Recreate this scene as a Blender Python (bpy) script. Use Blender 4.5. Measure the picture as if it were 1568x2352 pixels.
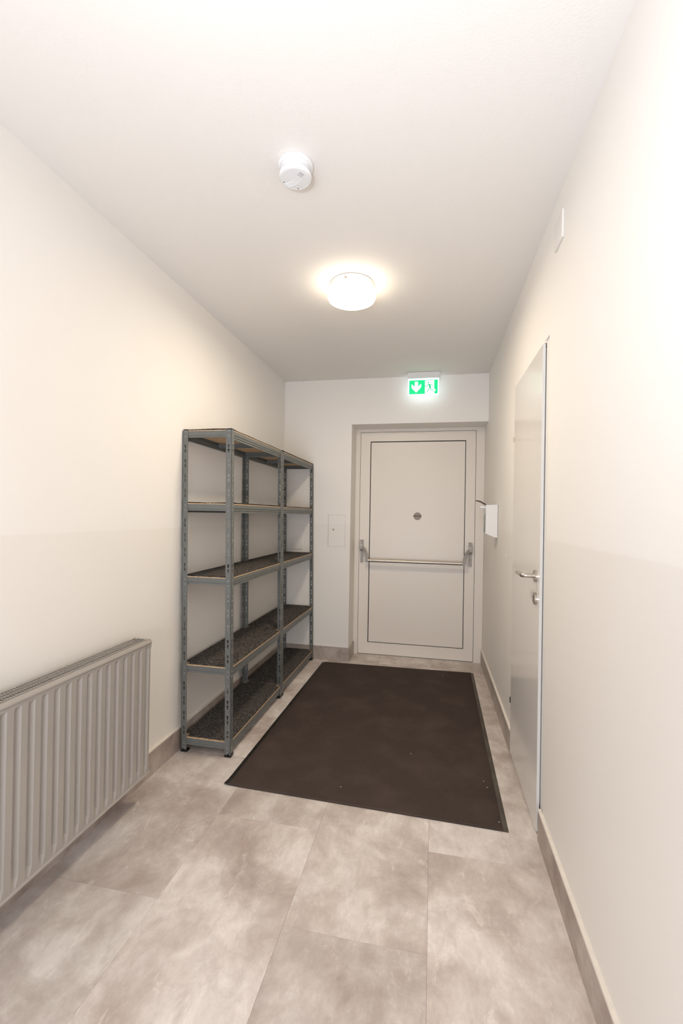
import bpy, bmesh, math, random
from mathutils import Vector, Matrix
from mathutils.geometry import tessellate_polygon
for o in list(bpy.data.objects): bpy.data.objects.remove(o)
S = bpy.context.scene
C = S.collection

# ---------------------------------------------------------------- measures (metres)
XL, XR, D, N, H = -1.3868, 0.4571, 4.048, 0.247, 2.5802    # side walls, end wall, door niche depth, ceiling
YB = -1.6                                                   # wall behind the camera
X0, ZN = -0.7396, 2.164                                     # niche left edge and head

# ---------------------------------------------------------------- camera
F, YAW, PITCH, ROLL, CH = 1032.996, 0.2007, 0.0059, 0.0171, 1.3366
fw = Vector((-math.sin(YAW)*math.cos(PITCH), math.cos(YAW)*math.cos(PITCH), math.sin(PITCH)))
r0 = Vector((math.cos(YAW), math.sin(YAW), 0)); u0 = r0.cross(fw)
rt = r0*math.cos(ROLL) + u0*math.sin(ROLL); up = u0*math.cos(ROLL) - r0*math.sin(ROLL)
cam = bpy.data.cameras.new('camera'); cam.sensor_fit = 'HORIZONTAL'; cam.sensor_width = 36
cam.lens = F/1568*36; cam.clip_start = 0.02
co = bpy.data.objects.new('camera', cam); C.objects.link(co)
m3 = Matrix((rt, up, -fw)).transposed()
co.matrix_world = Matrix.Translation((0, 0, CH)) @ m3.to_4x4()
S.camera = co

# ---------------------------------------------------------------- world, lights, exposure
S.view_settings.view_transform = 'Standard'; S.view_settings.look = 'None'
S.view_settings.gamma = 1; S.view_settings.use_curve_mapping = False
S.view_settings.exposure = 0.04
w = bpy.data.worlds.new('world'); S.world = w; w.use_nodes = True
w.node_tree.nodes['Background'].inputs[0].default_value = (0.8, 0.85, 1, 1)
w.node_tree.nodes['Background'].inputs[1].default_value = 0.02
LAMP_EMIT = 8.5
LAMP_WATT = 12.5
LAMP_COL = (1.0, 0.85, 0.65)
SIGN_EMIT = 1.05
def area_light(name, loc, target, size, size_y, power, col):
    l = bpy.data.lights.new(name, 'AREA'); l.shape = 'RECTANGLE'; l.size = size; l.size_y = size_y
    l.energy = power; l.color = col
    o = bpy.data.objects.new(name, l); C.objects.link(o); o.location = loc
    o.rotation_euler = (Vector(target)-Vector(loc)).to_track_quat('-Z', 'Y').to_euler(); return o
# the photographer's flash, tilted up and back against the corner of wall and ceiling
fl = bpy.data.lights.new('camera_flash', 'SPOT'); fl.energy = 36; fl.color = (0.88, 0.95, 1.06)
fl.spot_size = math.radians(160); fl.spot_blend = 1.0; fl.shadow_soft_size = 0.04
fo = bpy.data.objects.new('camera_flash', fl); C.objects.link(fo); fo.location = (-0.28, 0.02, 1.62)
fo.rotation_euler = (Vector((0.10, 0.55, 2.42))-Vector(fo.location)).to_track_quat('-Z', 'Y').to_euler()
# added large soft fill light behind the viewer, standing in for daylight
area_light('fill_behind', (-0.45, -1.5, 0.95), (-0.45, 3.0, 2.35), 1.5, 1.3, 50, (0.90, 0.96, 1.10))

# ---------------------------------------------------------------- materials
def mat(name, col, rough=0.5, metal=0.0, noise=None, bump=None, emit=None, spec=None, coat=0):
    m = bpy.data.materials.new(name); m.use_nodes = True; nt = m.node_tree; b = nt.nodes['Principled BSDF']
    b.inputs['Base Color'].default_value = (*col, 1); b.inputs['Roughness'].default_value = rough
    b.inputs['Metallic'].default_value = metal
    if spec is not None: b.inputs['Specular IOR Level'].default_value = spec
    if coat: b.inputs['Coat Weight'].default_value = coat
    if emit: b.inputs['Emission Color'].default_value = (*emit[0], 1); b.inputs['Emission Strength'].default_value = emit[1]
    tc = nt.nodes.new('ShaderNodeTexCoord')
    if noise:                                    # (scale, amount)
        n = nt.nodes.new('ShaderNodeTexNoise'); n.inputs['Scale'].default_value = noise[0]; n.inputs['Detail'].default_value = 6
        nt.links.new(tc.outputs['Object'], n.inputs['Vector'])
        rr = nt.nodes.new('ShaderNodeValToRGB'); k = noise[1]
        rr.color_ramp.elements[0].position = 0.3; rr.color_ramp.elements[1].position = 0.7
        rr.color_ramp.elements[0].color = (*[c*(1-k) for c in col], 1); rr.color_ramp.elements[1].color = (*[min(1, c*(1+k)) for c in col], 1)
        nt.links.new(n.outputs['Fac'], rr.inputs['Fac']); nt.links.new(rr.outputs['Color'], b.inputs['Base Color'])
    if bump:                                     # (scale, distance)
        n = nt.nodes.new('ShaderNodeTexNoise'); n.inputs['Scale'].default_value = bump[0]; n.inputs['Detail'].default_value = 3
        nt.links.new(tc.outputs['Object'], n.inputs['Vector'])
        bp = nt.nodes.new('ShaderNodeBump'); bp.inputs['Distance'].default_value = bump[1]; bp.inputs['Strength'].default_value = 1
        nt.links.new(n.outputs['Fac'], bp.inputs['Height']); nt.links.new(bp.outputs['Normal'], b.inputs['Normal'])
    return m

def mix(nt, a, b, fac, t='MIX'):
    n = nt.nodes.new('ShaderNodeMix'); n.data_type = 'RGBA'; n.blend_type = t
    for s, v in ((6, a), (7, b), (0, fac)):
        if isinstance(v, bpy.types.NodeSocket): nt.links.new(v, n.inputs[s])
        elif s == 0: n.inputs[0].default_value = v
        else: n.inputs[s].default_value = (*v, 1)
    return n.outputs[2]

def wall_paint():
    m = mat('wall_paint', (0.90, 0.868, 0.822), 0.75, bump=(160, 0.00022)); nt = m.node_tree; b = nt.nodes['Principled BSDF']
    g = nt.nodes.new('ShaderNodeNewGeometry'); s = nt.nodes.new('ShaderNodeSeparateXYZ'); nt.links.new(g.outputs['Position'], s.inputs[0])
    lt = nt.nodes.new('ShaderNodeMath'); lt.operation = 'LESS_THAN'; lt.inputs[1].default_value = 1.249   # washable coat on the lower half
    nt.links.new(s.outputs['Z'], lt.inputs[0])
    c = mix(nt, (0.90, 0.868, 0.822), (0.878, 0.840, 0.785), lt.outputs[0])
    nt.links.new(c, b.inputs['Base Color'])
    mr = nt.nodes.new('ShaderNodeMapRange'); mr.inputs['To Min'].default_value = 0.8; mr.inputs['To Max'].default_value = 0.55
    nt.links.new(lt.outputs[0], mr.inputs['Value']); nt.links.new(mr.outputs[0], b.inputs['Roughness'])
    return m

def floor_vinyl(name='vinyl_tile', tint=(1, 1, 1), scale=1.0):
    m = bpy.data.materials.new(name); m.use_nodes = True; nt = m.node_tree; b = nt.nodes['Principled BSDF']
    L = nt.links.new
    oi = nt.nodes.new('ShaderNodeObjectInfo'); tc = nt.nodes.new('ShaderNodeTexCoord')
    off = nt.nodes.new('ShaderNodeVectorMath'); off.operation = 'SCALE'; off.inputs['Scale'].default_value = 7.0
    L(oi.outputs['Color'], off.inputs[0])
    ad = nt.nodes.new('ShaderNodeVectorMath'); L(tc.outputs['Object'], ad.inputs[0]); L(off.outputs[0], ad.inputs[1])
    def noise(sc, det, ro, dist=0.0, vec=None, stretch=None):
        v = vec or ad.outputs[0]
        if stretch:
            mp = nt.nodes.new('ShaderNodeMapping'); mp.inputs['Scale'].default_value = stretch; L(v, mp.inputs[0]); v = mp.outputs[0]
        n = nt.nodes.new('ShaderNodeTexNoise'); n.inputs['Scale'].default_value = sc*scale; n.inputs['Detail'].default_value = det
        n.inputs['Roughness'].default_value = ro; n.inputs['Distortion'].default_value = dist; L(v, n.inputs['Vector']); return n.outputs['Fac']
    def ramp(f, stops):
        r = nt.nodes.new('ShaderNodeValToRGB'); e = r.color_ramp.elements
        while len(e) < len(stops): e.new(0.5)
        for i, (p, c) in enumerate(stops): e[i].position = p; e[i].color = (*c, 1)
        L(f, r.inputs['Fac']); return r.outputs['Color']
    t = lambda c: tuple(a*b_ for a, b_ in zip(c, tint))
    c1 = ramp(noise(3.2, 8, 0.66, 0.25), [(0.34, t((0.35, 0.285, 0.245))), (0.48, t((0.49, 0.43, 0.38))), (0.62, t((0.63, 0.575, 0.525)))])
    sp = ramp(noise(8, 9, 0.74, 0.4, stretch=(1.6, 0.8, 1)), [(0.40, (0, 0, 0)), (0.72, (1, 1, 1))])
    c2 = mix(nt, c1, t((0.33, 0.27, 0.235)), sp)
    mf = nt.nodes.new('ShaderNodeMath'); mf.operation = 'MULTIPLY'; mf.inputs[1].default_value = 0.55; L(sp, mf.inputs[0])
    c2 = mix(nt, c1, t((0.30, 0.245, 0.215)), mf.outputs[0])
    st = ramp(noise(11, 8, 0.8, 0.5, stretch=(1.3, 0.7, 1)), [(0.56, (0, 0, 0)), (0.66, (1, 1, 1))])
    mf2 = nt.nodes.new('ShaderNodeMath'); mf2.operation = 'MULTIPLY'; mf2.inputs[1].default_value = 0.42; L(st, mf2.inputs[0])
    c3 = mix(nt, c2, t((0.74, 0.67, 0.61)), mf2.outputs[0])
    sx = nt.nodes.new('ShaderNodeSeparateColor'); L(oi.outputs['Color'], sx.inputs[0])
    mr = nt.nodes.new('ShaderNodeMapRange'); mr.inputs['To Min'].default_value = 0.90; mr.inputs['To Max'].default_value = 1.10; L(sx.outputs[2], mr.inputs['Value'])
    cc = nt.nodes.new('ShaderNodeCombineColor')
    for i in range(3): L(mr.outputs[0], cc.inputs[i])
    c4 = mix(nt, c3, cc.outputs[0], 1.0, 'MULTIPLY')
    L(c4, b.inputs['Base Color']); b.inputs['Roughness'].default_value = 0.42; b.inputs['Specular IOR Level'].default_value = 0.4
    bp = nt.nodes.new('ShaderNodeBump'); bp.inputs['Distance'].default_value = 0.0005; L(noise(30, 5, 0.6), bp.inputs['Height']); L(bp.outputs[0], b.inputs['Normal'])
    return m

def carpet(name, dark, light, scale, thr=(0.45, 0.62), blotch=None, bumpd=0.002):
    m = mat(name, dark, 0.95, spec=0.1); nt = m.node_tree; b = nt.nodes['Principled BSDF']; L = nt.links.new
    tc = nt.nodes.new('ShaderNodeTexCoord'); n = nt.nodes.new('ShaderNodeTexNoise'); n.inputs['Scale'].default_value = scale; n.inputs['Detail'].default_value = 3
    n.inputs['Roughness'].default_value = 0.8
    L(tc.outputs['Object'], n.inputs['Vector'])
    r = nt.nodes.new('ShaderNodeValToRGB'); r.color_ramp.elements[0].position = thr[0]; r.color_ramp.elements[1].position = thr[1]
    r.color_ramp.elements[0].color = (*dark, 1); r.color_ramp.elements[1].color = (*light, 1); L(n.outputs['Fac'], r.inputs['Fac'])
    c = r.outputs['Color']
    if blotch:
        n2 = nt.nodes.new('ShaderNodeTexNoise'); n2.inputs['Scale'].default_value = 4.5; n2.inputs['Detail'].default_value = 5; L(tc.outputs['Object'], n2.inputs['Vector'])
        r2 = nt.nodes.new('ShaderNodeValToRGB'); r2.color_ramp.elements[0].position = 0.45; r2.color_ramp.elements[1].position = 0.75; L(n2.outputs['Fac'], r2.inputs['Fac'])
        mm = nt.nodes.new('ShaderNodeMath'); mm.operation = 'MULTIPLY'; mm.inputs[1].default_value = 0.55; L(r2.outputs['Color'], mm.inputs[0])
        c = mix(nt, c, blotch, mm.outputs[0])
    L(c, b.inputs['Base Color'])
    bp = nt.nodes.new('ShaderNodeBump'); bp.inputs['Distance'].default_value = bumpd; L(n.outputs['Fac'], bp.inputs['Height']); L(bp.outputs[0], b.inputs['Normal'])
    return m

M = dict(
    wall=wall_paint(),
    ceil=mat('ceiling_paint', (0.90, 0.868, 0.825), 0.9, bump=(140, 0.0004)),
    tile=floor_vinyl(tint=(1.33, 1.345, 1.38)), skirt=floor_vinyl('skirting_vinyl', (0.86, 0.82, 0.80), 1.6),
    joint=mat('floor_joint', (0.52, 0.455, 0.40), 0.8, noise=(40, 0.15)),
    cream=mat('cream_edge_strip', (0.84, 0.78, 0.70), 0.5, noise=(30, 0.05)),
    steel=mat('grey_powder_coat', (0.150, 0.158, 0.150), 0.42, 0.1, noise=(25, 0.06), spec=0.5),
    rivet=mat('rivet_steel', (0.24, 0.25, 0.24), 0.35, 0.3, noise=(60, 0.1)),
    black=mat('black_plastic', (0.012, 0.012, 0.013), 0.35, noise=(30, 0.2)),
    chip=mat('chipboard', (0.62, 0.42, 0.25), 0.8, noise=(120, 0.30)),
    liner=carpet('speckled_carpet', (0.012, 0.011, 0.0115), (0.33, 0.30, 0.27), 190, (0.46, 0.68)),
    mat=carpet('brown_mat_pile', (0.056, 0.042, 0.036), (0.078, 0.059, 0.051), 300, (0.3, 0.7), (0.105, 0.078, 0.066), 0.001),
    rubber=mat('mat_rubber_edge', (0.018, 0.015, 0.012), 0.45, noise=(18, 0.6)),
    rubber2=mat('worn_rubber_edge', (0.085, 0.072, 0.056), 0.5, noise=(12, 0.3)),
    rad=mat('radiator_enamel', (0.38, 0.35, 0.315), 0.28, noise=(3, 0.02), coat=0.2),
    radin=mat('radiator_fins', (0.60, 0.50, 0.38), 0.6, noise=(60, 0.25)),
    door=mat('cream_door_lacquer', (0.84, 0.78, 0.70), 0.33, noise=(2, 0.01), spec=0.4),
    doorb=mat('white_laminate', (0.78, 0.745, 0.70), 0.16, noise=(2, 0.01), spec=0.5),
    edge=mat('white_door_edge', (0.70, 0.69, 0.66), 0.4, noise=(2, 0.01)),
    gap=mat('black_gasket', (0.02, 0.018, 0.016), 0.7, noise=(30, 0.2)),
    dgap=mat('grey_gasket', (0.06, 0.055, 0.06), 0.6, noise=(30, 0.2)),
    alu=mat('anodised_aluminium', (0.52, 0.475, 0.42), 0.42, 0.75, noise=(20, 0.04)),
    grey=mat('grey_lock_case', (0.34, 0.315, 0.295), 0.45, 0.3, noise=(40, 0.05)),
    nickel=mat('brushed_stainless', (0.56, 0.52, 0.47), 0.27, 0.95, noise=(80, 0.05)),
    brass=mat('lock_cylinder_brass', (0.35, 0.24, 0.14), 0.4, 0.8, noise=(80, 0.1)),
    white=mat('white_plastic', (0.86, 0.86, 0.86), 0.38, noise=(4, 0.01)),
    pale=mat('pale_painted_cover', (0.83, 0.805, 0.765), 0.55, noise=(4, 0.01)),
    wmetal=mat('white_coated_metal', (0.76, 0.75, 0.74), 0.35, noise=(4, 0.01)),
    wire=mat('dark_wire', (0.10, 0.08, 0.065), 0.35, 0.8, noise=(60, 0.1)),
    stick=mat('grey_sticker', (0.34, 0.27, 0.225), 0.5, noise=(60, 0.12)),
    ink=mat('black_ink', (0.012, 0.01, 0.01), 0.6, noise=(60, 0.1)),
    green=mat('sign_green', (0.0, 0.62, 0.24), 0.4, noise=(8, 0.02), emit=((0.0, 0.80, 0.25), SIGN_EMIT*0.62)),
    gman=mat('pictogram_green', (0.0, 0.5, 0.22), 0.4, noise=(8, 0.02), emit=((0.0, 0.60, 0.24), SIGN_EMIT*0.55)),
    swhite=mat('sign_white', (0.85, 0.9, 0.88), 0.4, noise=(8, 0.01), emit=((0.9, 1.0, 0.97), SIGN_EMIT*0.95)),
    sback=mat('sign_light_guide', (0.8, 0.85, 0.85), 0.4, noise=(8, 0.01), emit=((0.80, 0.98, 1.0), SIGN_EMIT*1.5)),
    lamp=mat('opal_glass_lit', (0.9, 0.88, 0.84), 0.3, noise=(8, 0.01), emit=(LAMP_COL, LAMP_EMIT)),
    lamp_dim=mat('opal_glass_dimmer', (0.9, 0.88, 0.84), 0.3, noise=(8, 0.01), emit=(LAMP_COL, LAMP_EMIT*0.3)),
    faint=mat('painted_over_gap', (0.60, 0.55, 0.48), 0.8, noise=(30, 0.05)),
    lint=mat('white_lint', (0.7, 0.7, 0.68), 0.9, noise=(90, 0.1)),
)
bm_ = bpy.data.materials.new('clear_bottle'); bm_.use_nodes = True
_b = bm_.node_tree.nodes['Principled BSDF']; _b.inputs['Base Color'].default_value = (0.82, 0.86, 0.84, 1); _b.inputs['Roughness'].default_value = 0.15
_b.inputs['Transmission Weight'].default_value = 0.7; M['bottle'] = bm_

# ---------------------------------------------------------------- builders
def obj(name, bm, m, parent=None, smooth=False, bevel=0, loc=None):
    me = bpy.data.meshes.new(name); bmesh.ops.recalc_face_normals(bm, faces=bm.faces[:])
    bm.to_mesh(me); bm.free(); me.materials.append(m)
    if smooth:
        for p in me.polygons: p.use_smooth = True
        try: me.set_sharp_from_angle(angle=math.radians(35))
        except Exception: pass
    o = bpy.data.objects.new(name, me); C.objects.link(o)
    if parent: o.parent = parent
    if loc: o.location = loc
    if bevel:
        b = o.modifiers.new('bevel', 'BEVEL'); b.width = bevel; b.segments = 2; b.limit_method = 'ANGLE'
        for p in me.polygons: p.use_smooth = True
        try: me.set_sharp_from_angle(angle=math.radians(35))
        except Exception: pass
    return o
def empty(name, loc=(0, 0, 0)):
    o = bpy.data.objects.new(name, None); C.objects.link(o); o.location = loc; o.empty_display_size = 0.05; return o
def tag(o, label, cat=None, group=None, kind=None):
    o['label'] = label
    if cat: o['category'] = cat
    if group: o['group'] = group
    if kind: o['kind'] = kind
    return o
def box(bm, a, b):
    x0, x1 = sorted((a[0], b[0])); y0, y1 = sorted((a[1], b[1])); z0, z1 = sorted((a[2], b[2]))
    v = [bm.verts.new(p) for p in ((x0,y0,z0),(x1,y0,z0),(x1,y1,z0),(x0,y1,z0),(x0,y0,z1),(x1,y0,z1),(x1,y1,z1),(x0,y1,z1))]
    for f in ((0,3,2,1),(4,5,6,7),(0,1,5,4),(1,2,6,5),(2,3,7,6),(3,0,4,7)): bm.faces.new([v[i] for i in f])
    return bm
def B(*boxes):
    bm = bmesh.new()
    for a, b in boxes: box(bm, a, b)
    return bm
def prism(pts, fn, d0, d1, bm=None):
    """closed 2-D outline swept from d0 to d1; fn(u, v, d) gives the point"""
    bm = bm or bmesh.new(); n = len(pts)
    a = [bm.verts.new(fn(u, v, d0)) for u, v in pts]; b = [bm.verts.new(fn(u, v, d1)) for u, v in pts]
    for i in range(n): bm.faces.new((a[i], a[(i+1) % n], b[(i+1) % n], b[i]))
    bm.faces.new(a); bm.faces.new(b[::-1]); return bm
def lathe(prof, fn, n=40, bm=None):
    """profile (r, h) turned; fn(x, y, h) gives the point"""
    bm = bm or bmesh.new(); rings = []
    for r, h in prof:
        if r < 1e-6: rings.append([bm.verts.new(fn(0, 0, h))])
        else: rings.append([bm.verts.new(fn(r*math.cos(2*math.pi*i/n), r*math.sin(2*math.pi*i/n), h)) for i in range(n)])
    for a, b in zip(rings, rings[1:]):
        for i in range(n):
            j = (i+1) % n
            if len(a) == 1 and len(b) > 1: bm.faces.new((a[0], b[j], b[i]))
            elif len(b) == 1 and len(a) > 1: bm.faces.new((a[i], a[j], b[0]))
            elif len(a) > 1: bm.faces.new((a[i], a[j], b[j], b[i]))
    return bm
def tube(path, r, n=12, bm=None, ry=None):
    bm = bm or bmesh.new(); P = [Vector(p) for p in path]; rings = []; ref = None
    for i, p in enumerate(P):
        t = ((P[min(i+1, len(P)-1)]-P[i]).normalized() + (P[i]-P[max(i-1, 0)]).normalized()).normalized()
        if ref is None: ref = t.orthogonal().normalized()
        ref = (ref - t*ref.dot(t)).normalized(); s = t.cross(ref)
        rr = r[i] if isinstance(r, (list, tuple)) else r
        rings.append([bm.verts.new(p + ref*rr*math.cos(2*math.pi*k/n) + s*rr*math.sin(2*math.pi*k/n)) for k in range(n)])
    for a, b in zip(rings, rings[1:]):
        for k in range(n): bm.faces.new((a[k], a[(k+1) % n], b[(k+1) % n], b[k]))
    bm.faces.new(rings[0][::-1]); bm.faces.new(rings[-1]); return bm
def frame(u0, u1, v0, v1, wd, fn, d0, d1):
    """rectangular ring of four boards"""
    bm = bmesh.new()
    for a, b, c, d in ((u0, u1, v1-wd, v1), (u0, u1, v0, v0+wd), (u0, u0+wd, v0+wd, v1-wd), (u1-wd, u1, v0+wd, v1-wd)):
        if wd: prism([(a, c), (b, c), (b, d), (a, d)], fn, d0, d1, bm)
    return bm

# ================================================================= SETTING
# floor: slab with separate vinyl tiles
DTH = XR + 0.09                                                  # side door opening continues through the wall
slab = obj('floor', B(((XL-0.15, YB-0.15, -0.12), (XR+0.25, D+N+0.15, -0.003))), M['joint'])
tag(slab, 'concrete look taupe vinyl tile floor of the corridor', 'floor', kind='structure')
rnd = random.Random(7)
cols = [(XL+0.001, -0.9115, 1.408), (-0.9115, -0.4565, 1.858), (-0.4565, 0.003, 1.405), (0.003, XR-0.001, 1.838)]
tmesh = {}
for x0, x1, yj in cols:
    L0 = 0.908; k = math.floor((YB-yj)/L0)
    while yj + k*L0 < D+N:
        a, b = yj + k*L0, yj + (k+1)*L0; k += 1
        lo, hi = max(a, YB), min(b, D+N)
        if hi-lo < 0.02: continue
        segs = [(x0, x1, lo, hi)]
        if hi > D:                                               # cut round the niche
            segs = [(x0, x1, lo, D)] if lo < D else []
            if x1 > X0: segs.append((max(x0, X0), x1, max(lo, D), hi))
        for (p, q_, r_, s_) in segs:
            if s_-r_ < 0.01: continue
            key = (round(q_-p, 4), round(s_-r_, 4))
            if key not in tmesh:
                bm = bmesh.new(); g = 0.00015; e = 0.0004
                W_, L_ = (q_-p)/2-g, (s_-r_)/2-g
                vs = []
                for (xx, yy, zz) in ((W_, L_, -0.004), (W_, L_, -0.0006), (W_-e, L_-e, 0.0)):
                    vs.append([bm.verts.new((sx*xx, sy*yy, zz)) for sx, sy in ((-1, -1), (1, -1), (1, 1), (-1, 1))])
                for A_, B_ in zip(vs, vs[1:]):
                    for i in range(4): bm.faces.new((A_[i], A_[(i+1) % 4], B_[(i+1) % 4], B_[i]))
                bm.faces.new(vs[-1]); bm.faces.new(vs[0][::-1])
                o = obj('tile', bm, M['tile'], slab); tmesh[key] = o.data
            else:
                o = bpy.data.objects.new('tile', tmesh[key]); C.objects.link(o); o.parent = slab
            o.location = ((p+q_)/2, (r_+s_)/2, 0); o.color = (rnd.random(), rnd.random(), rnd.random(), 1)

tag(obj('ceiling', B(((XL-0.15, YB-0.15, H), (XR+0.25, D+N+0.15, H+0.15))), M['ceil']),
    'smooth white painted ceiling', 'ceiling', kind='structure')
tag(obj('wall_left', B(((XL-0.15, YB-0.15, -0.12), (XL, D+N+0.15, H))), M['wall']),
    'long white wall behind the radiator and the storage racks', 'wall', kind='structure')
# right wall with the side door opening
OY0, OY1, OZ = 1.972, 2.712, 2.09
tag(obj('wall_right', B(((XR, YB-0.15, -0.12), (XR+0.2, OY0, H)), ((XR, OY1, -0.12), (XR+0.2, D+N+0.15, H)),
                        ((XR, OY0, OZ), (XR+0.2, OY1, H)), ((XR+0.14, OY0, -0.12), (XR+0.2, OY1, OZ))), M['wall']),
    'white wall with the flush side door', 'wall', kind='structure')
tag(obj('wall_back', B(((XL, D, -0.12), (X0, D+N+0.15, H)), ((X0, D, ZN), (XR, D+N+0.15, H)), ((X0, D+N+0.02, -0.12), (XR, D+N+0.15, ZN))), M['wall']),
    'white end wall with the exit door niche', 'wall', kind='structure')
tag(obj('wall_front', B(((XL-0.15, YB-0.15, -0.12), (XR+0.2, YB, H))), M['wall']),
    'white wall closing the corridor behind the viewer', 'wall', kind='structure')

# skirting boards: taupe strip with a cream top edge
SK, SH = 0.0125, 0.122
def skirt(name, x0, y0, x1, y1, label, cap=0.010, wob=None):
    o = obj(name, B(((x0, y0, 0.0), (x1, y1, SH))), M['skirt']); o.color = (rnd.random(), rnd.random(), 0.5, 1)
    tag(o, label, 'baseboard', kind='structure')
    if cap:
        dx, dy = abs(x1-x0), abs(y1-y0)
        obj('cap_strip', B(((x0, y0, SH), (x1, y1, SH+cap))), M['cream'], o)
    return o
skirt('baseboard_left', XL, YB, XL+SK, D, 'taupe skirting board along the radiator wall, cream top edge', 0.007)
skirt('baseboard_right_1', XR-SK, YB, XR, OY0+0.03, 'taupe skirting board in front of the side door, cream top edge', 0.009)
skirt('baseboard_right_2', XR-SK, OY1+0.01, XR, D+N-0.02, 'taupe skirting board between side door and exit door, cream top edge', 0.009)
skirt('baseboard_back', XL+SK, D-SK, X0, D, 'short taupe skirting board under the square wall cover', 0.0)
skirt('baseboard_niche', X0, D-SK, X0+SK, D+N-0.02, 'narrow taupe skirting piece on the left side of the exit door niche', 0.0)

# ================================================================= EXIT DOOR (door_1)
YD = D+N                                                        # plane of the door leaf
d1 = tag(empty('door_1', (0, YD, 0)), 'cream steel exit door with push bar at the corridor end', 'door', kind='structure')
fx = lambda u, v, d: (u, d, v)
LX0, LX1, LZ0, LZ1 = -0.6919, 0.3764, 0.0095, 2.1307
bm = bmesh.new()
for a, b, c, d in ((X0, LX0-0.004, 0, ZN), (LX1+0.004, XR-0.001, 0, ZN), (LX0-0.004, LX1+0.004, LZ1+0.004, ZN)):
    prism([(a, c), (b, c), (b, d), (a, d)], fx, -0.001, 0.03, bm)
obj('door_frame', bm, M['door'], d1)
obj('gasket', B(((LX0-0.004, 0.004, 0.001), (LX1+0.004, 0.02, LZ1+0.004))), M['gap'], d1)
obj('threshold', B(((LX0-0.004, -0.004, 0.0), (LX1+0.004, 0.01, 0.005))), M['alu'], d1)
# leaf: ring of stiles and rails, recessed dark groove, centre panel
px0, px1, pz0, pz1 = -0.598, 0.290, 0.119, 2.044
bm = bmesh.new()
for a, b, c, d in ((LX0, LX1, pz1, LZ1), (LX0, LX1, LZ0, pz0), (LX0, px0, pz0, pz1), (px1, LX1, pz0, pz1)):
    prism([(a, c), (b, c), (b, d), (a, d)], fx, -0.004, 0.02, bm)
leaf = obj('leaf', bm, M['door'], d1)
bm = bmesh.new()                                                # glazing bead round the panel
for a, b, c, d in ((px0-0.02, px1+0.02, pz1, pz1+0.02), (px0-0.02, px1+0.02, pz0-0.02, pz0), (px0-0.02, px0, pz0, pz1), (px1, px1+0.02, pz0, pz1)):
    prism([(a, c), (b, c), (b, d), (a, d)], fx, -0.0055, -0.003, bm)
obj('bead', bm, M['door'], leaf)
obj('groove', B(((px0, 0.006, pz0), (px1, 0.012, pz1))), M['gap'], leaf)
obj('panel', B(((px0+0.0075, -0.002, pz0+0.006), (px1-0.006, 0.012, pz1-0.0085))), M['door'], d1, bevel=0.0012)
# round sticker
st = obj('sticker', lathe([(0, -0.0005), (0.0365, -0.0005), (0.0365, 0.0015), (0, 0.0015)], lambda x, y, h: (x, -0.0025-h, y), 40), M['stick'], d1, loc=(-0.1435, 0, 1.334))
st['label'] = 'round grey sticker reading DRÜCKEN'
tx = bpy.data.curves.new('t', 'FONT'); tx.body = 'DRÜCKEN'; tx.size = 0.0165; tx.align_x = 'CENTER'; tx.align_y = 'CENTER'; tx.extrude = 0.0003; tx.offset = 0.0005
to = bpy.data.objects.new('t', tx); C.objects.link(to); bpy.context.view_layer.update()
me = bpy.data.meshes.new_from_object(to.evaluated_get(bpy.context.evaluated_depsgraph_get())); bpy.data.objects.remove(to)
me.materials.clear(); me.materials.append(M['ink'])
lt = bpy.data.objects.new('lettering', me); C.objects.link(lt); lt.parent = st; lt.rotation_euler = (math.pi/2, 0, 0); lt.location = (0, -0.0045, 0.001)
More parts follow.
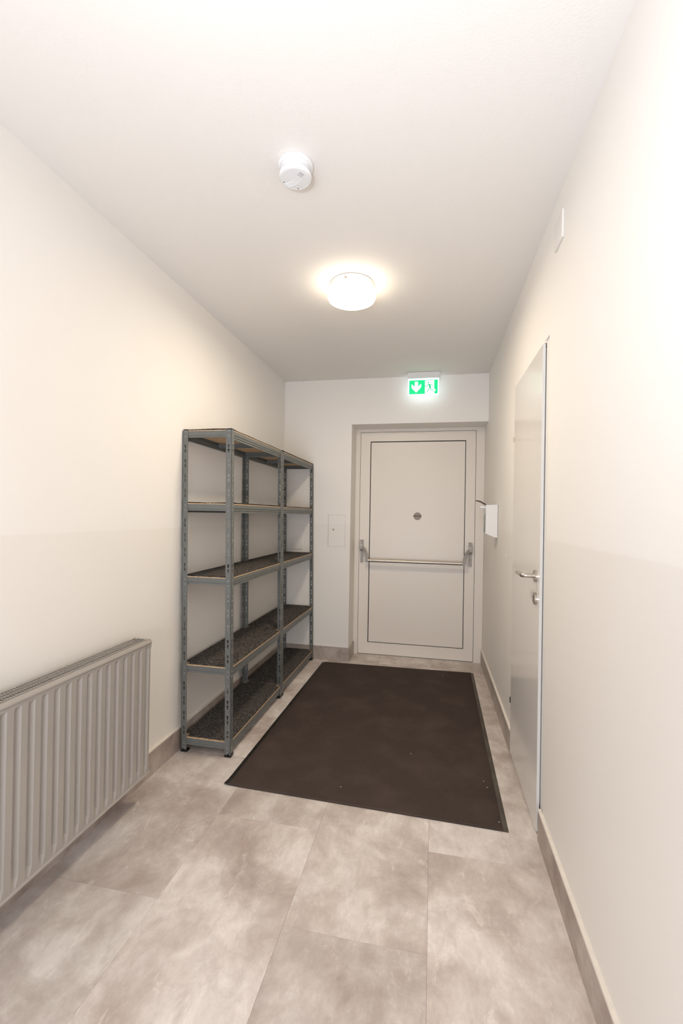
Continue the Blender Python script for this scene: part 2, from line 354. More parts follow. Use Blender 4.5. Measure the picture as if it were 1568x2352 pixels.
# panic bar
for s, px, nm in ((1, -0.6655, 'hinge'), (-1, 0.3395, 'lock')):
    # lock case: lower plate and upper arm hub
    zt, zb = 1.100, 0.882
    c = obj('lock_case', B(((px-0.013, -0.018, zb), (px+0.013, -0.004, zt-0.10))), M['grey'], d1, bevel=0.002)
    hub = prism([(-0.004, zt), (-0.042, zt-0.006), (-0.052, zt-0.045), (-0.054, zt-0.085), (-0.030, zt-0.108), (-0.004, zt-0.108)],
                lambda u, v, d: (d, u, v), px-0.0135, px+0.0135)
    obj('hub', hub, M['grey'], c, bevel=0.0015)
    obj('hub_line', B(((px-0.0142, -0.0525, zt-0.050), (px+0.0142, -0.03, zt-0.046))), M['alu'], c)
    # curved arm from the hub inwards, down and towards the viewer
    path = []
    for i in range(13):
        t = i/12; a = t*math.pi/2
        path.append((px + s*(0.002+0.056*math.sin(a)), -0.040-0.045*t, zt-0.075-0.112*(1-math.cos(a))-0.012*t))
    bm = bmesh.new(); prev = None
    for i, p in enumerate(path):
        q0 = Vector(path[max(i-1, 0)]); q1 = Vector(path[min(i+1, 12)]); t = (q1-q0).normalized()
        side = Vector((0, 1, 0)); nrm = t.cross(side).normalized(); hw = 0.0135; th = 0.006
        ring = [bm.verts.new(Vector(p)+nrm*a*hw+side*b*th) for a, b in ((-1, -1), (1, -1), (1, 1), (-1, 1))]
        if prev:
            for k in range(4): bm.faces.new((prev[k], prev[(k+1) % 4], ring[(k+1) % 4], ring[k]))
        else: bm.faces.new(ring)
        prev = ring
    bm.faces.new(prev[::-1]); obj('arm', bm, M['grey'], c, bevel=0.0012)
    ex = path[-1]
    obj('arm_foot', B(((ex[0]-0.0145, ex[1]-0.010, 0.898), (ex[0]+0.0145, ex[1]+0.012, 0.918))), M['grey'], c, bevel=0.002)
    if s < 0:
        bm = lathe([(0, 0), (0.0085, 0), (0.0085, 0.003), (0, 0.003)], lambda x, y, h: (px+x, -0.018-h, 0.945+y), 20)
        box(bm, (px-0.005, -0.021, 0.922), (px+0.005, -0.018, 0.942)); obj('lock_cylinder', bm, M['brass'], c)
        obj('keyhole', B(((px-0.0015, -0.0215, 0.944), (px+0.0015, -0.0205, 0.952))), M['black'], c)
# push bar, flattened round profile
bm = bmesh.new(); pr = []
for k in range(24):
    a = 2*math.pi*k/24; pr.append((0.011*math.cos(a), 0.0165*math.sin(a) if math.sin(a) > 0 else 0.0085*math.sin(a)))
prism(pr, lambda u, v, d: (d, -0.088+u, 0.9085+v), -0.594, 0.268, bm)
bar = obj('push_bar', bm, M['alu'], d1, smooth=True); bar['label'] = 'horizontal brushed aluminium push bar'
obj('bar_lip', B(((-0.603, -0.098, 0.8965), (0.277, -0.082, 0.9003))), M['wire'], bar)

# ================================================================= SIDE DOOR (door_2), standing slightly proud
d2 = tag(empty('door_2', (XR, 2.37, 0)), 'white flush side door with steel lever handle, standing slightly open', 'door', kind='structure')
oy = 2.37
fX = -0.0095                                                    # face of the leaf, relative to wall
lf = obj('leaf', B(((fX, 2.044-oy, 0.010), (fX+0.0115, 2.704-oy, 2.078)), ((fX+0.0115, 2.062-oy, 0.012), (0.03, 2.69-oy, 2.068))), M['doorb'], d2)
obj('edge_band', B(((fX+0.0002, 2.0425-oy, 0.010), (fX+0.0117, 2.0445-oy, 2.078))), M['edge'], lf)
obj('jamb', B(((0.006, OY0+0.0005-oy, 0.0), (0.14, 2.040-oy, OZ-0.001)), ((0.006, 2.706-oy, 0), (0.14, OY1-0.0005-oy, OZ-0.001)),
              ((0.0005, 2.040-oy, 2.082), (0.14, 2.706-oy, OZ-0.0005))), M['pale'], d2)
obj('seal', B(((0.010, 2.0402-oy, 0.012), (0.02, 2.052-oy, 2.07))), M['dgap'], d2)
obj('back_stop', B(((0.05, 2.05-oy, 0), (0.13, 2.70-oy, 2.08))), M['pale'], d2)
obj('hinge', tube([(-0.008, 2.709-oy, 1.765), (-0.008, 2.709-oy, 1.795)], 0.005, 12), M['nickel'], d2, smooth=True)
obj('hinge', tube([(-0.008, 2.709-oy, 0.285), (-0.008, 2.709-oy, 0.315)], 0.006, 12), M['gap'], d2, smooth=True)
ry, rz = 2.105-oy, 1.083
ros = [(0, 0), (0.0262, 0), (0.0262, 0.009), (0.0245, 0.0105), (0, 0.0105)]
bm = lathe(ros, lambda x, y, h: (fX-h, ry+x, rz+y), 36)
h1 = obj('door_handle', bm, M['nickel'], d2, smooth=True)
path = [(fX-0.008, ry, rz), (fX-0.040, ry, rz)]
for i in range(1, 8):
    a = i/7*math.pi/2; path.append((fX-0.040-0.018*math.sin(a), ry+0.018*(1-math.cos(a)), rz))
path += [(fX-0.058, ry+0.05, rz), (fX-0.058, ry+0.12, rz)]
obj('lever', tube(path, 0.0095, 16), M['nickel'], h1, smooth=True)
kz = 0.984
k2 = obj('key_rosette', lathe([(0, 0), (0.0262, 0), (0.0262, 0.009), (0.0245, 0.0105), (0, 0.0105)], lambda x, y, h: (fX-h, ry+x, kz+y), 36), M['nickel'], d2, smooth=True)
bm = lathe([(0, 0), (0.0085, 0), (0.0085, 0.0006), (0, 0.0006)], lambda x, y, h: (fX-0.0105-h, ry+x, kz+0.006+y), 20)
box(bm, (fX-0.0111, ry-0.005, kz-0.018), (fX-0.0105, ry+0.005, kz+0.003)); obj('keyhole', bm, M['black'], k2)

# ================================================================= STORAGE RACKS
SX, SY, DP, HT, LEAN = -1.0624, 2.2942, 0.2949, 1.795, -0.0150
FOOTZ = 0.004
PITCH_Z = 0.0827
LEVELS = [1.790, 1.382, 0.974, 0.482, 0.079]                     # tops of the beams
RIV = [0, 5, 10, 11, 16, 21]
def pairz(k): return 1.774 - PITCH_Z*k
PW = 0.033
def keyhole(cu, cz):
    pts = [(0.0033, -0.0105), (0.0033, 0.0005)]
    for i in range(9):
        a = math.radians(-35 + i*250/8); pts.append((0.0064*math.cos(a), 0.0042+0.0064*math.sin(a)))
    pts += [(-0.0033, 0.0005), (-0.0033, -0.0105)]
    return [(cu+u, cz+v) for u, v in pts]
def flange(bm, fn, th=0.0014):
    """one leg of the slotted angle; fn(u, z, depth)"""
    edges = [HT] + [pairz(k)-PITCH_Z/2 for k in range(21)] + [FOOTZ]
    for k in range(22):
        zt, zb = edges[k], edges[k+1]
        outer = [(0, zb), (PW, zb), (PW, zt), (0, zt)]; holes = []
        if k not in RIV:
            holes = [keyhole(PW*0.52, pairz(k)+0.0132), keyhole(PW*0.52, pairz(k)-0.0132)]
        if k in (1, 12):
            c = pairz(k)+0.036
            holes.append([(PW*0.52+0.0018*math.cos(a*math.pi/3), c+0.0018*math.sin(a*math.pi/3)) for a in range(6)])
        loops = [outer]+holes
        tri = tessellate_polygon([[Vector((u, v, 0)) for u, v in L_] for L_ in loops])
        flat = [p for L_ in loops for p in L_]
        va = [bm.verts.new(fn(u, v, 0)) for u, v in flat]; vb = [bm.verts.new(fn(u, v, th)) for u, v in flat]
        for t in tri:
            try: bm.faces.new([va[i] for i in t]); bm.faces.new([vb[i] for i in t][::-1])
            except ValueError: pass
        i0 = 4
        for L_ in holes:
            n = len(L_)
            for i in range(n): bm.faces.new((va[i0+i], va[i0+(i+1) % n], vb[i0+(i+1) % n], vb[i0+i]))
            i0 += n
        for i in (1, 3): bm.faces.new((va[i], va[(i+1) % 4], vb[(i+1) % 4], vb[i]))
        if k == 0: bm.faces.new((va[2], va[3], vb[3], vb[2]))
        if k == 21: bm.faces.new((va[0], va[1], vb[1], vb[0]))
def rivets(bm, fn):
    for k in RIV:
        for dz in (0.0132, -0.0132):
            cz = pairz(k)+dz
            lathe([(0.0052, 0.0), (0.0048, 0.0012), (0.0030, 0.0022), (0, 0.0026)], lambda x, y, h: fn(PW*0.52+x, cz+y, -h), 12, bm)
def lean(p): return (p[0]+LEAN*p[2], p[1], p[2])
def post_fns(cx, cy, sx, sy):
    """corner at (cx,cy); flanges run towards sx, sy"""
    A = lambda u, z, d: lean((cx+sx*u, cy+sy*d, z))
    B_ = lambda u, z, d: lean((cx+sx*d, cy+sy*u, z))
    return A, B_
BPROF = [(0, 0), (0, -0.020), (0.0035, -0.0225), (0.0035, -0.0255), (0.001, -0.028), (0.001, -0.033), (0.0045, -0.0355), (0.0045, -0.038), (0.002, -0.040), (0.002, -0.0465),
         (0.010, -0.0465), (0.010, -0.045), (0.0045, -0.045), (0.0085, -0.038), (0.0065, -0.030), (0.007, -0.020), (0.0035, -0.014), (0.0035, -0.0065), (0.020, -0.0065), (0.020, 0)]
SPROF = [(0, 0), (0, -0.024), (0.0025, -0.026), (0.0025, -0.029), (0.001, -0.031), (0.001, -0.0365),
         (0.009, -0.0365), (0.009, -0.035), (0.004, -0.035), (0.006, -0.028), (0.0035, -0.022), (0.0035, -0.0065), (0.018, -0.0065), (0.018, 0)]
def make_rack(y0, length, label, near):
    root = tag(empty('storage_rack', (SX, y0, 0)), label, 'shelf', 'slotted steel storage racks')
    Ln = length-0.0015
    for cx, cy, sx, sy in ((0, 0, -1, 1), (-DP, 0, 1, 1), (0, Ln, -1, -1), (-DP, Ln, 1, -1)):
        A, B_ = post_fns(cx, cy, sx, sy)
        bm = bmesh.new(); flange(bm, A); flange(bm, B_); p = obj('post', bm, M['steel'], root)
        bm = bmesh.new()
        if not (near and cy > 0) and not (not near and cy == 0): rivets(bm, A)
        if cx == 0: rivets(bm, B_)
        if len(bm.verts): obj('rivets', bm, M['rivet'], p, smooth=True)['kind'] = 'stuff'
        else: bm.free()
        # black foot cap
        bm = bmesh.new(); e = 0.003
        fx0, fx1 = sorted((cx-sx*e, cx+sx*(PW+0.002))); fy0, fy1 = sorted((cy-sy*0.0006, cy+sy*(PW+0.002)))
        box(bm, (fx0, fy0, 0), (fx1, fy1, 0.006)); 
        a0, a1 = sorted((cx-sx*e, cx)); box(bm, (a0, fy0, 0.006), (a1, fy1, 0.016))
        
        box(bm, (cx+sx*0.013-0.004, cy-sy*0.0006, 0.005), (cx+sx*0.013+0.004, cy, 0.026)); box(bm, (fx0, cy-sy*0.0006, 0.005), (fx1, cy, 0.014))
        obj('foot_cap', bm, M['black'], p, bevel=0.0012)
    for z in LEVELS:
        dx = LEAN*z; iny = 0.0016
        for cx, s in ((-iny, -1), (-DP+iny, 1)):
            obj('long_beam', prism(BPROF, lambda u, v, d: (cx+dx+s*u, d, z+v), 0.003, Ln-0.003), M['steel'], root)
        for cy, s in ((iny, 1), (Ln-iny, -1)):
            obj('short_beam', prism(SPROF, lambda u, v, d: (d+dx, cy+s*u, z+v), -0.003, -DP+0.003), M['steel'], root)
        obj('support_bar', prism([(-0.012, -0.008), (-0.012, -0.030), (-0.018, -0.030), (-0.018, -0.032), (-0.010, -0.032), (-0.010, -0.010), (0.010, -0.010),
                                  (0.010, -0.032), (0.018, -0.032), (0.018, -0.030), (0.012, -0.030), (0.012, -0.008)],
                                 lambda u, v, d: (d+dx, Ln/2+u, z+v), -0.008, -DP+0.008), M['steel'], root)
        g = 0.0025
        bd = obj('board', B(((-DP+g+dx, g, z-0.0062), (-g+dx, Ln-g, z+0.0045))), M['chip'], root)
    # stamped dash marks on the front beams
    return root
rack1 = make_rack(SY, 0.8494, 'nearer grey steel storage rack with five shelves, next to the radiator', True)
rack2 = make_rack(SY+0.8494, 0.8797, 'farther grey steel storage rack with five shelves, next to the end wall', False)
ORD = ['top', 'second highest', 'middle', 'second lowest', 'bottom']
for rk, y0, length, nm in ((rack1, SY, 0.8494, 'nearer'), (rack2, SY+0.8494, 0.8797, 'farther')):
    for li, z in enumerate(LEVELS):
        dx = LEAN*z; bm = bmesh.new(); nx, ny = 6, 22; rr = random.Random(li*7+len(nm))
        ph = rr.random()*6
        g = 0.004; ax0, ax1, ay0, ay1 = -DP+g, -g-0.001, g, length-g-0.0015
        if li in (0, 1): ay0 = 0.0005 if li == 0 else g; ax1 = -0.001
        if li == 4 or li == 3: ay0 = g+0.006
        wav = 0.0012 if li < 2 else 0.0004
        top, bot = [], []
        for i in range(nx+1):
            for j in range(ny+1):
                x = ax0+0.032 if i == 1 else ax1-0.032 if i == nx-1 else ax0+(ax1-ax0)*i/nx
                y = ay0+0.032 if j == 1 else ay1-0.032 if j == ny-1 else ay0+(ay1-ay0)*j/ny
                lift = wav*(1.0+math.sin(x*26+ph)+0.6*math.sin(y*17+ph*2))
                if li < 2 and j < 2: lift += 0.0022*abs((i/nx-0.45)*2)**2
                # notched corners clear the posts
                e = 0.0002
                bot.append(bm.verts.new((SX+x+dx, y0+y, z+0.0047+e+lift))); top.append(bm.verts.new((SX+x+dx, y0+y, z+0.0047+0.0042+lift)))
        I = lambda i, j: i*(ny+1)+j
        cut = lambda i, j: (i in (0, nx-1)) and (j in (0, ny-1)) and li > 0
        for i in range(nx):
            for j in range(ny):
                if cut(i, j): continue
                bm.faces.new((top[I(i,j)], top[I(i+1,j)], top[I(i+1,j+1)], top[I(i,j+1)]))
                bm.faces.new((bot[I(i,j)], bot[I(i,j+1)], bot[I(i+1,j+1)], bot[I(i+1,j)]))
                for (a, b, ii, jj) in (((i,j),(i+1,j),i,j-1), ((i+1,j),(i+1,j+1),i+1,j), ((i+1,j+1),(i,j+1),i,j+1), ((i,j+1),(i,j),i-1,j)):
                    if ii < 0 or jj < 0 or ii >= nx or jj >= ny or cut(ii, jj):
                        bm.faces.new((top[I(*b)], top[I(*a)], bot[I(*a)], bot[I(*b)]))
        o = obj('carpet_liner', bm, M['liner'])
        tag(o, 'speckled dark grey carpet liner on the %s shelf of the %s rack' % (ORD[li], nm), 'carpet', 'carpet liners on the rack shelves')

# ================================================================= RADIATOR
RY0, RY1, RZ0, RZ1 = 0.674, 1.874, 0.124, 0.742
RXF, RXB = XL+0.118, XL+0.030
rad = tag(empty('radiator', (XL, RY0, RZ0)), 'grey ribbed panel radiator hung low on the left wall', 'radiator')
ox, oyy, oz = XL, RY0, RZ0
def rl(p): return (p[0]-ox, p[1]-oyy, p[2]-oz)
P50 = 0.0502
prof = [(0.0, 1), (0.024, 1), (0.0275, 0), (0.0395, 0), (0.0502, 1)]      # raised pad, fall, channel, slope
ys = [(RY0, 1), (RY0+0.012, 1)]; first = 1.849+0.006 - P50*23
y = first
while y + P50 < RY1-0.016:
    for a, h in prof[:-1]:
        if y+a > RY0+0.012: ys.append((y+a, h))
    y += P50
ys += [(y, 1), (RY1-0.006, 1), (RY1, 0.4)]
zs = [(RZ0, 0, 0.6), (RZ0+0.006, 0, 1.0), (RZ0+0.016, 0, 1), (RZ0+0.050, 0.85, 1), (RZ0+0.08, 1, 1), (RZ1-0.045, 1, 1), (RZ1-0.026, 0, 1), (RZ1-0.008, 0, 1), (RZ1-0.002, 0, 0.7), (RZ1, 0, 0.2)]
bm = bmesh.new(); G = []
dep = 0.012
for (yy, h) in ys:
    col = []
    for (zz, on, rim) in zs:
        x = RXF - dep*(1-h)*on - 0.007*(1-rim) 
        col.append(bm.verts.new(rl((x, yy, zz))))
    G.append(col)
for a, b in zip(G, G[1:]):
    for i in range(len(zs)-1): bm.faces.new((a[i], b[i], b[i+1], a[i+1]))
bk = RXF-0.016
edge_loop = [c[0] for c in G] + [G[-1][i] for i in range(1, len(zs))] + [c[-1] for c in reversed(G[:-1])] + [G[0][i] for i in range(len(zs)-2, 0, -1)]
bks = [bm.verts.new((bk-ox, v.co.y, v.co.z)) for v in edge_loop]
n = len(edge_loop)
for i in range(n): bm.faces.new((edge_loop[i], edge_loop[(i+1) % n], bks[(i+1) % n], bks[i]))
obj('front_panel', bm, M['rad'], rad)
obj('rolled_edge', tube([rl((RXF-0.0015, RY0, RZ0+0.008)), rl((RXF-0.0015, RY1-0.002, RZ0+0.008))], 0.0065, 10), M['rad'], rad, smooth=True)
obj('rolled_edge', tube([rl((RXF-0.003, RY0, RZ1-0.010)), rl((RXF-0.003, RY1-0.002, RZ1-0.010))], 0.0075, 10), M['rad'], rad, smooth=True)
obj('back_panel', B((rl((RXB, RY0+0.005, RZ0+0.01)), rl((RXB+0.012, RY1-0.005, RZ1-0.01)))), M['rad'], rad)
# end cap: side strip and the lid bar seen at the far end of the grille
obj('end_cap', B((rl((RXB, RY1-0.004, RZ0+0.03)), rl((RXF-0.008, RY1-0.001, RZ1+0.003))), (rl((RXB, RY1-0.014, RZ1-0.002)), rl((RXF-0.004, RY1, RZ1+0.004)))), M['rad'], rad, bevel=0.001)
bm = B((rl((RXF-0.022, RY0, RZ1-0.016)), rl((RXF-0.018, RY1-0.006, RZ1+0.003))), (rl((RXB, RY0, RZ1-0.01)), rl((RXB+0.004, RY1-0.006, RZ1+0.002))))
obj('grille_rail', bm, M['rad'], rad)
bm = bmesh.new(); yy = RY0+0.01
while yy < RY1-0.012:
    box(bm, rl((RXB+0.003, yy, RZ1-0.0005)), rl((RXF-0.019, yy+0.0024, RZ1+0.001))); yy += 0.0105
g = obj('grille_slats', bm, M['rad'], rad); g['kind'] = 'stuff'
bm = bmesh.new()
for t in (0.33, 0.66): 
    xx = RXB+(RXF-0.02-RXB)*t; box(bm, rl((xx-0.0015, RY0, RZ1+0.001)), rl((xx+0.0015, RY1-0.012, RZ1+0.0022)))
obj('grille_bars', bm, M['rad'], rad)
bm = bmesh.new(); yy = RY0+0.01; k = 0
while yy < RY1-0.03:                                             # convector fins below the grille
    a, b = RXB+0.014, RXF-0.026
    box(bm, rl((a, yy, RZ0+0.05)), rl((b, yy+0.0012, RZ1-0.03))); yy += 0.0125
f = obj('convector_fins', bm, M['radin'], rad); f['kind'] = 'stuff'

# ================================================================= MAT
MX0, MX1, MY0, MY1 = -0.968, 0.350, 2.040, 4.0
corners = [(-0.985, 2.062), (0.336, 2.022), (0.357, 3.995), (-0.958, 3.962)]
def mp(u, v):                                                    # u across 0..1, v away 0..1
    a = Vector(corners[0]).lerp(Vector(corners[1]), u); b = Vector(corners[3]).lerp(Vector(corners[2]), u); p = a.lerp(b, v); return p
mt = tag(empty('floor_mat', (-0.3, 3.0, 0)), 'large dark brown entrance mat with rubber edges in front of the exit door', 'mat')
def grid_mat(us, vs, ht, base, name, m, smooth=True):
    bm = bmesh.new(); T = []; Bo = []
    for u in us:
        for v in vs:
            p = mp(u, v); curl = 0.007*max(0, 1-(u*14+v*22))**2
            T.append(bm.verts.new((p.x+0.3, p.y-3.0, ht(u, v)+curl))); Bo.append(bm.verts.new((p.x+0.3, p.y-3.0, base+curl)))
    nv = len(vs); I = lambda i, j: i*nv+j
    for i in range(len(us)-1):
        for j in range(nv-1):
            bm.faces.new((T[I(i,j)], T[I(i+1,j)], T[I(i+1,j+1)], T[I(i,j+1)])); bm.faces.new((Bo[I(i,j)], Bo[I(i,j+1)], Bo[I(i+1,j+1)], Bo[I(i+1,j)]))
            if j == 0: bm.faces.new((T[I(i,j)], Bo[I(i,j)], Bo[I(i+1,j)], T[I(i+1,j)]))
            if j == nv-2: bm.faces.new((T[I(i,j+1)], T[I(i+1,j+1)], Bo[I(i+1,j+1)], Bo[I(i,j+1)]))
            if i == 0: bm.faces.new((T[I(i,j)], T[I(i,j+1)], Bo[I(i,j+1)], Bo[I(i,j)]))
            if i == len(us)-2: bm.faces.new((T[I(i+1,j)], Bo[I(i+1,j)], Bo[I(i+1,j+1)], T[I(i+1,j+1)]))
    return obj(name, bm, m, mt, smooth=smooth)
lin = lambda a, b, n: [a+(b-a)*i/n for i in range(n+1)]
wave = lambda u, v: 0.0004*math.sin(u*9+v*5)+0.0003*math.sin(v*23+u*3)
ends = lambda v: min(1, v/0.006, (1-v)/0.006)
vs = [0, 0.002, 0.006, 0.0065, 0.010]+lin(0.02, 0.98, 36)+[0.994, 0.998, 1]
def pile_h(u, v):
    e = min(u-0.017, 0.983-u)
    h = 0.0085 if e > 0.003 else 0.0055
    if v < 0.0062: h = 0.0092 if v > 0.001 else 0.006
    elif v < 0.0069: h = 0.0076
    if v > 0.995: h = 0.006
    return h+wave(u, v)
grid_mat([0.017, 0.0175, 0.021]+lin(0.05, 0.95, 24)+[0.979, 0.9825, 0.983], vs, pile_h, 0.0006, 'pile', M['mat'])
for u0_, u1_, side in ((0.0, 0.0172, 0), (0.9828, 1.0, 1)):
    def hh(u, v, s=side):
        e = u if s == 0 else 1-u
        return 0.0018+0.0036*min(1, e/0.017)+0.5*wave(u, v)
    us = lin(u0_, u1_, 3)
    grid_mat(us, lin(0, 1, 40), hh, 0.0004, 'rubber_edge', M['rubber'] if side == 0 else M['rubber2'])
for (x, y_) in ((-0.42, 2.162), (0.270, 2.37), (0.281, 2.32), (0.303, 2.07), (0.1, 3.86), (-0.10, 2.55), (-0.93, 3.93)):
    obj('lint', lathe([(0.0022, 0), (0.0018, 0.001), (0, 0.0018)], lambda a, b, h: (x+0.3+a*1.4, y_-3+b, 0.0088+h), 6), M['lint'], mt)

# ================================================================= CEILING LAMPS
def ceiling_lamp(x, y, label, glass, watt):
    t = tag(empty('ceiling_lamp', (x, y, H)), label, 'lamp', 'round opal ceiling lamps')
    dn = lambda a, b, h: (a, b, -h)
    obj('base_plate', lathe([(0, 0.0005), (0.112, 0.0005), (0.117, 0.004), (0.117, 0.0255), (0, 0.0255)], dn, 64), M['white'], t, smooth=True)
    obj('rim', lathe([(0.118, 0.028), (0.1235, 0.028), (0.1235, 0.033), (0.118, 0.033), (0.118, 0.028)], dn, 64), M['white'], t, smooth=True)
    obj('opal_glass', lathe([(0, 0.026), (0.112, 0.026), (0.119, 0.034), (0.127, 0.040), (0.130, 0.052), (0.129, 0.072), (0.124, 0.086), (0.108, 0.094), (0.06, 0.098), (0, 0.099)], dn, 64), glass, t, smooth=True)
    l = bpy.data.lights.new('lamp_glow', 'AREA'); l.shape = 'DISK'; l.size = 0.22; l.energy = watt; l.color = LAMP_COL
    lo = bpy.data.objects.new('lamp_glow', l); C.objects.link(lo); lo.parent = t; lo.location = (0, 0, -0.101)
    for k in range(3):
        a = math.radians(25+120*k)
        obj('clip', B(((-0.005, -0.004, -0.034), (0.005, 0.006, -0.020))), M['alu'], t).location = (0.122*math.cos(a), 0.122*math.sin(a), 0)
    return t
ceiling_lamp(-0.447, 2.375, 'lit round ceiling lamp of opal glass above the mat, in view', M['lamp'], LAMP_WATT)
ceiling_lamp(-0.50, 0.70, 'lit round ceiling lamp of opal glass just above the top of the picture', M['lamp_dim'], 0.5)

# ================================================================= SMOKE ALARM
sm = tag(empty('smoke_alarm', (-0.498, 1.525, H)), 'round white smoke alarm on the ceiling nearer than the lit lamp', 'smoke alarm')
dn = lambda a, b, h: (a, b, -h)
obj('base_ring', lathe([(0, 0.0005), (0.060, 0.0005), (0.062, 0.004), (0.062, 0.010), (0.057, 0.014), (0, 0.014)], dn, 56), M['white'], sm, smooth=True)
body = obj('body', lathe([(0, 0.012), (0.050, 0.012), (0.049, 0.022), (0.052, 0.030), (0.0565, 0.038), (0.0575, 0.043), (0.0565, 0.048), (0.053, 0.0515), (0.0515, 0.0505), (0.0505, 0.0505), (0.049, 0.052), (0.03, 0.0532), (0, 0.0535)], dn, 64), M['white'], sm, smooth=True)
for k in range(4):                                              # raised arcs across the face
    pts = []
    for i in range(13):
        t = i/12; a = -0.046+0.082*t; off = -0.012+0.0065*k + 0.010*(1-(2*t-1)**2)
        ang = math.radians(33); u = a; v = -off
        pts.append((u*math.cos(ang)-v*math.sin(ang), -u*math.sin(ang)-v*math.cos(ang), -0.0534))
    obj('rib', tube(pts, 0.0009, 6), M['white'], body, smooth=True)
for k in range(3):
    ang = math.radians(33+6); u0_, u1_ = 0.022, 0.038; v = 0.0055-0.0065*k
    pts = [(u*math.cos(ang)-v*math.sin(ang), -u*math.sin(ang)-v*math.cos(ang), -0.0536) for u in (u0_, u1_)]
    obj('slot', tube(pts, 0.0007, 6), M['dgap'], body)
for (a, b) in ((-0.045, 0.006), (-0.004, 0.046)):
    obj('indicator', lathe([(0.0016, 0.052), (0.0016, 0.0538), (0, 0.0538)], lambda x, y, h: (x+a, y+b, -h), 8), M['black'], body)

# ================================================================= EXIT SIGN
EY = 3.95
es = tag(empty('exit_sign', (-0.099, EY, H)), 'lit green exit sign with down arrow and running figure, hung from the ceiling', 'sign')
ez = H
hz0 = 2.519-ez+0.008
obj('housing', B(((-0.137, -0.022, hz0), (0.137, 0.028, -0.001))), M['white'], es, bevel=0.002)
obj('test_button', lathe([(0.003, 0), (0.003, 0.002), (0, 0.002)], lambda x, y, h: (0.137+h, -0.01+x, hz0+0.028+y), 12), M['white'], es)
pw, ph_ = 0.256, 0.142
pz1_ = hz0-0.001
guide = obj('light_panel', B(((-pw/2-0.003, -0.001, pz1_-ph_), (pw/2+0.003, 0.005, pz1_))), M['sback'], es)
GW, GH = 0.2435, 0.121; gz1 = pz1_-0.011
def S2(x, y):                                                   # zoomed pixel -> plate coordinates
    yt = 615-25*(x-272)/1046; h_ = 507-7*(x-272)/1046
    return (-GW/2+(x-272)/1046*GW, gz1-(y-yt)/h_*GH)
obj('green_plate', prism([(-GW/2, gz1-GH), (GW/2, gz1-GH), (GW/2, gz1), (-GW/2, gz1)], lambda u, v, d: (u, d, v), -0.0025, -0.0012), M['green'], es)
def flat(name, polys, m, d, parent, th=0.0006):
    bm = bmesh.new()
    for pts in polys:
        q = [S2(*p) for p in pts]
        tri = tessellate_polygon([[Vector((u, v, 0)) for u, v in q]])
        a = [bm.verts.new((u, d, v)) for u, v in q]; b = [bm.verts.new((u, d+th, v)) for u, v in q]
        for t in tri:
            try: bm.faces.new([a[i] for i in t]); bm.faces.new([b[i] for i in t][::-1])
            except ValueError: pass
        for i in range(len(q)): 
            bm.faces.new((a[i], a[(i+1) % len(q)], b[(i+1) % len(q)], b[i]))
    return obj(name, bm, m, parent)
flat('arrow', [[(478, 668), (598, 664), (598, 838), (712, 738), (712, 868), (532, 1058), (360, 890), (360, 752), (478, 848)]], M['swhite'], -0.0032, es)
flat('doorway', [[(852, 625), (1190, 610), (1190, 918), (1215, 930), (1238, 965), (1245, 1000), (1190, 1006), (1192, 1050), (1210, 1092), (876, 1104), (852, 1080)]], M['swhite'], -0.0032, es)
def stroke(p, q, w_):
    p, q = Vector(p), Vector(q); n_ = (q-p).normalized(); n_ = Vector((-n_.y, n_.x))*w_/2
    return [tuple(p+n_), tuple(p-n_), tuple(q-n_), tuple(q+n_)]
circ = [(976+27*math.cos(a*math.pi/9), 698+27*math.sin(a*math.pi/9)) for a in range(18)]
fig = [circ, [(968, 756), (1050, 758), (1078, 880), (1050, 900), (1005, 880), (1008, 830), (985, 790)],
       stroke((985, 765), (918, 832), 24), stroke((925, 834), (850, 836), 20), stroke((1000, 764), (1102, 764), 18), stroke((1096, 760), (1138, 826), 20),
       stroke((1030, 868), (932, 1042), 26), stroke((1058, 870), (1074, 970), 26), stroke((1064, 964), (1196, 964), 18), [(938, 1068), (972, 1094), (964, 1102), (945, 1094)]]
flat('running_figure', fig, M['gman'], -0.0038, es)
for (x, y) in ((310, 662), (1280, 632), (310, 1090), (1272, 1056)):
    u, v = S2(x, y); obj('screw', lathe([(0.0028, 0), (0.0028, 0.001), (0, 0.0012)], lambda a, b, h: (u+a, -0.0025-h, v+b), 10), M['gman'], es)

# ================================================================= WALL FITTINGS
# meter cupboard door in the end wall
hp = tag(empty('access_panel', (-0.861, D, 1.19)), 'painted rectangular access panel with small round lock left of the exit door', 'panel')
bm = frame(-0.1, 0.088, -0.157, 0.158, 0.013, lambda u, v, d: (u, d, v), -0.0025, 0.004)
obj('panel_frame', bm, M['wall'], hp, bevel=0.001)
obj('flap', B(((-0.083, -0.005, -0.144), (0.073, 0.002, 0.143))), M['wall'], hp, bevel=0.002)
obj('flap_gap', B(((-0.087, -0.0012, -0.146), (0.075, 0.001, 0.145))), M['faint'], hp)
obj('lock', lathe([(0.0035, 0.0045), (0.0035, 0.006), (0.0085, 0.0065), (0.0085, 0.0045)], lambda x, y, h: (-0.036+x, -h, 0.008+y), 24), M['brass'], hp, smooth=True)
jc = tag(empty('junction_cover', (-1.243, D, 1.064)), 'square white junction box cover seen between the posts of the farther rack', 'cover')
obj('cover_plate', B(((-0.056, -0.007, -0.058), (0.056, 0, 0.058))), M['pale'], jc, bevel=0.003)
obj('cable_trunk', B(((0.030, -0.003, -0.24), (0.038, 0, -0.058))), M['pale'], jc)
vc = tag(empty('blank_cover', (XR, 1.831, 2.4285)), 'square white blank cover high on the right wall near the ceiling', 'cover')
obj('cover_plate', B(((-0.0085, -0.0535, -0.0525), (0, 0.0535, 0.0525))), M['pale'], vc, bevel=0.0015)
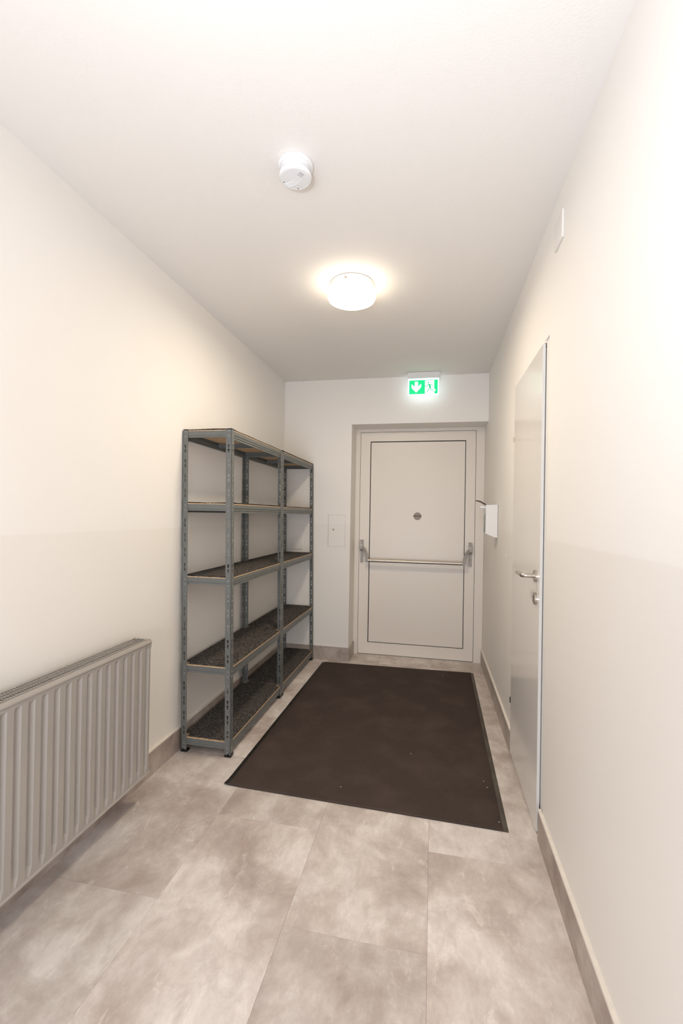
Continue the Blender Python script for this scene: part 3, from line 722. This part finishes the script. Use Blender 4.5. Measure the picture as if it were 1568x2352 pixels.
obj('embossed_mark', B(((-0.0088, -0.008, -0.001), (-0.0080, 0.012, 0.001))), M['white'], vc)
cp = tag(obj('filler_plug', lathe([(0.014, 0), (0.0125, 0.0015), (0, 0.002)], lambda x, y, h: (-h, x, y), 20), M['wall'], smooth=True),
         'small round painted plug on the right wall below the dispenser', 'plug'); cp.location = (XR, 3.014, 1.091)

# disinfectant dispenser
dy = 3.38
ds = tag(empty('soap_dispenser', (XR, dy, 1.31)), 'white metal hand gel dispenser with wire elbow lever on the right wall', 'dispenser')
side = [(0.0, 0.117), (-0.084, 0.119), (-0.086, -0.090), (-0.020, -0.119), (-0.003, -0.119), (0.0, -0.115)]
fy = lambda u, v, d: (u, d, v)
obj('housing', prism(side, fy, 0.0, 0.0025), M['wmetal'], ds)
obj('housing', prism(side, fy, 0.0765, 0.079), M['wmetal'], ds)
obj('back_plate', B(((-0.003, 0.0, -0.112), (-0.0005, 0.079, 0.117)), ((-0.084, 0.0, 0.1165), (0, 0.079, 0.119))), M['wmetal'], ds)
obj('bottle', lathe([(0, -0.085), (0.030, -0.085), (0.033, -0.080), (0.033, 0.030), (0.028, 0.045), (0.014, 0.052), (0.014, 0.060), (0, 0.060)],
                    lambda x, y, h: (-0.062+x, 0.04+y, h), 28), M['bottle'], ds, smooth=True)
obj('pump_spout', B(((-0.120, 0.030, 0.092), (-0.030, 0.050, 0.107)), ((-0.119, 0.036, 0.086), (-0.110, 0.044, 0.092))), M['white'], ds, bevel=0.002)
obj('pump_neck', tube([(-0.062, 0.04, 0.05), (-0.062, 0.04, 0.095)], 0.009, 14), M['white'], ds, smooth=True)
lev = [(-0.060, 0.004, 0.110), (-0.088, 0.004, 0.120), (-0.118, 0.004, 0.138), (-0.130, 0.004, 0.142), (-0.148, 0.004, 0.145),
       (-0.151, 0.02, 0.1455), (-0.151, 0.058, 0.1455), (-0.148, 0.074, 0.145), (-0.130, 0.074, 0.142), (-0.118, 0.074, 0.138), (-0.088, 0.074, 0.120), (-0.060, 0.074, 0.110)]
obj('elbow_lever', tube(lev, 0.0027, 8), M['wire'], ds, smooth=True)
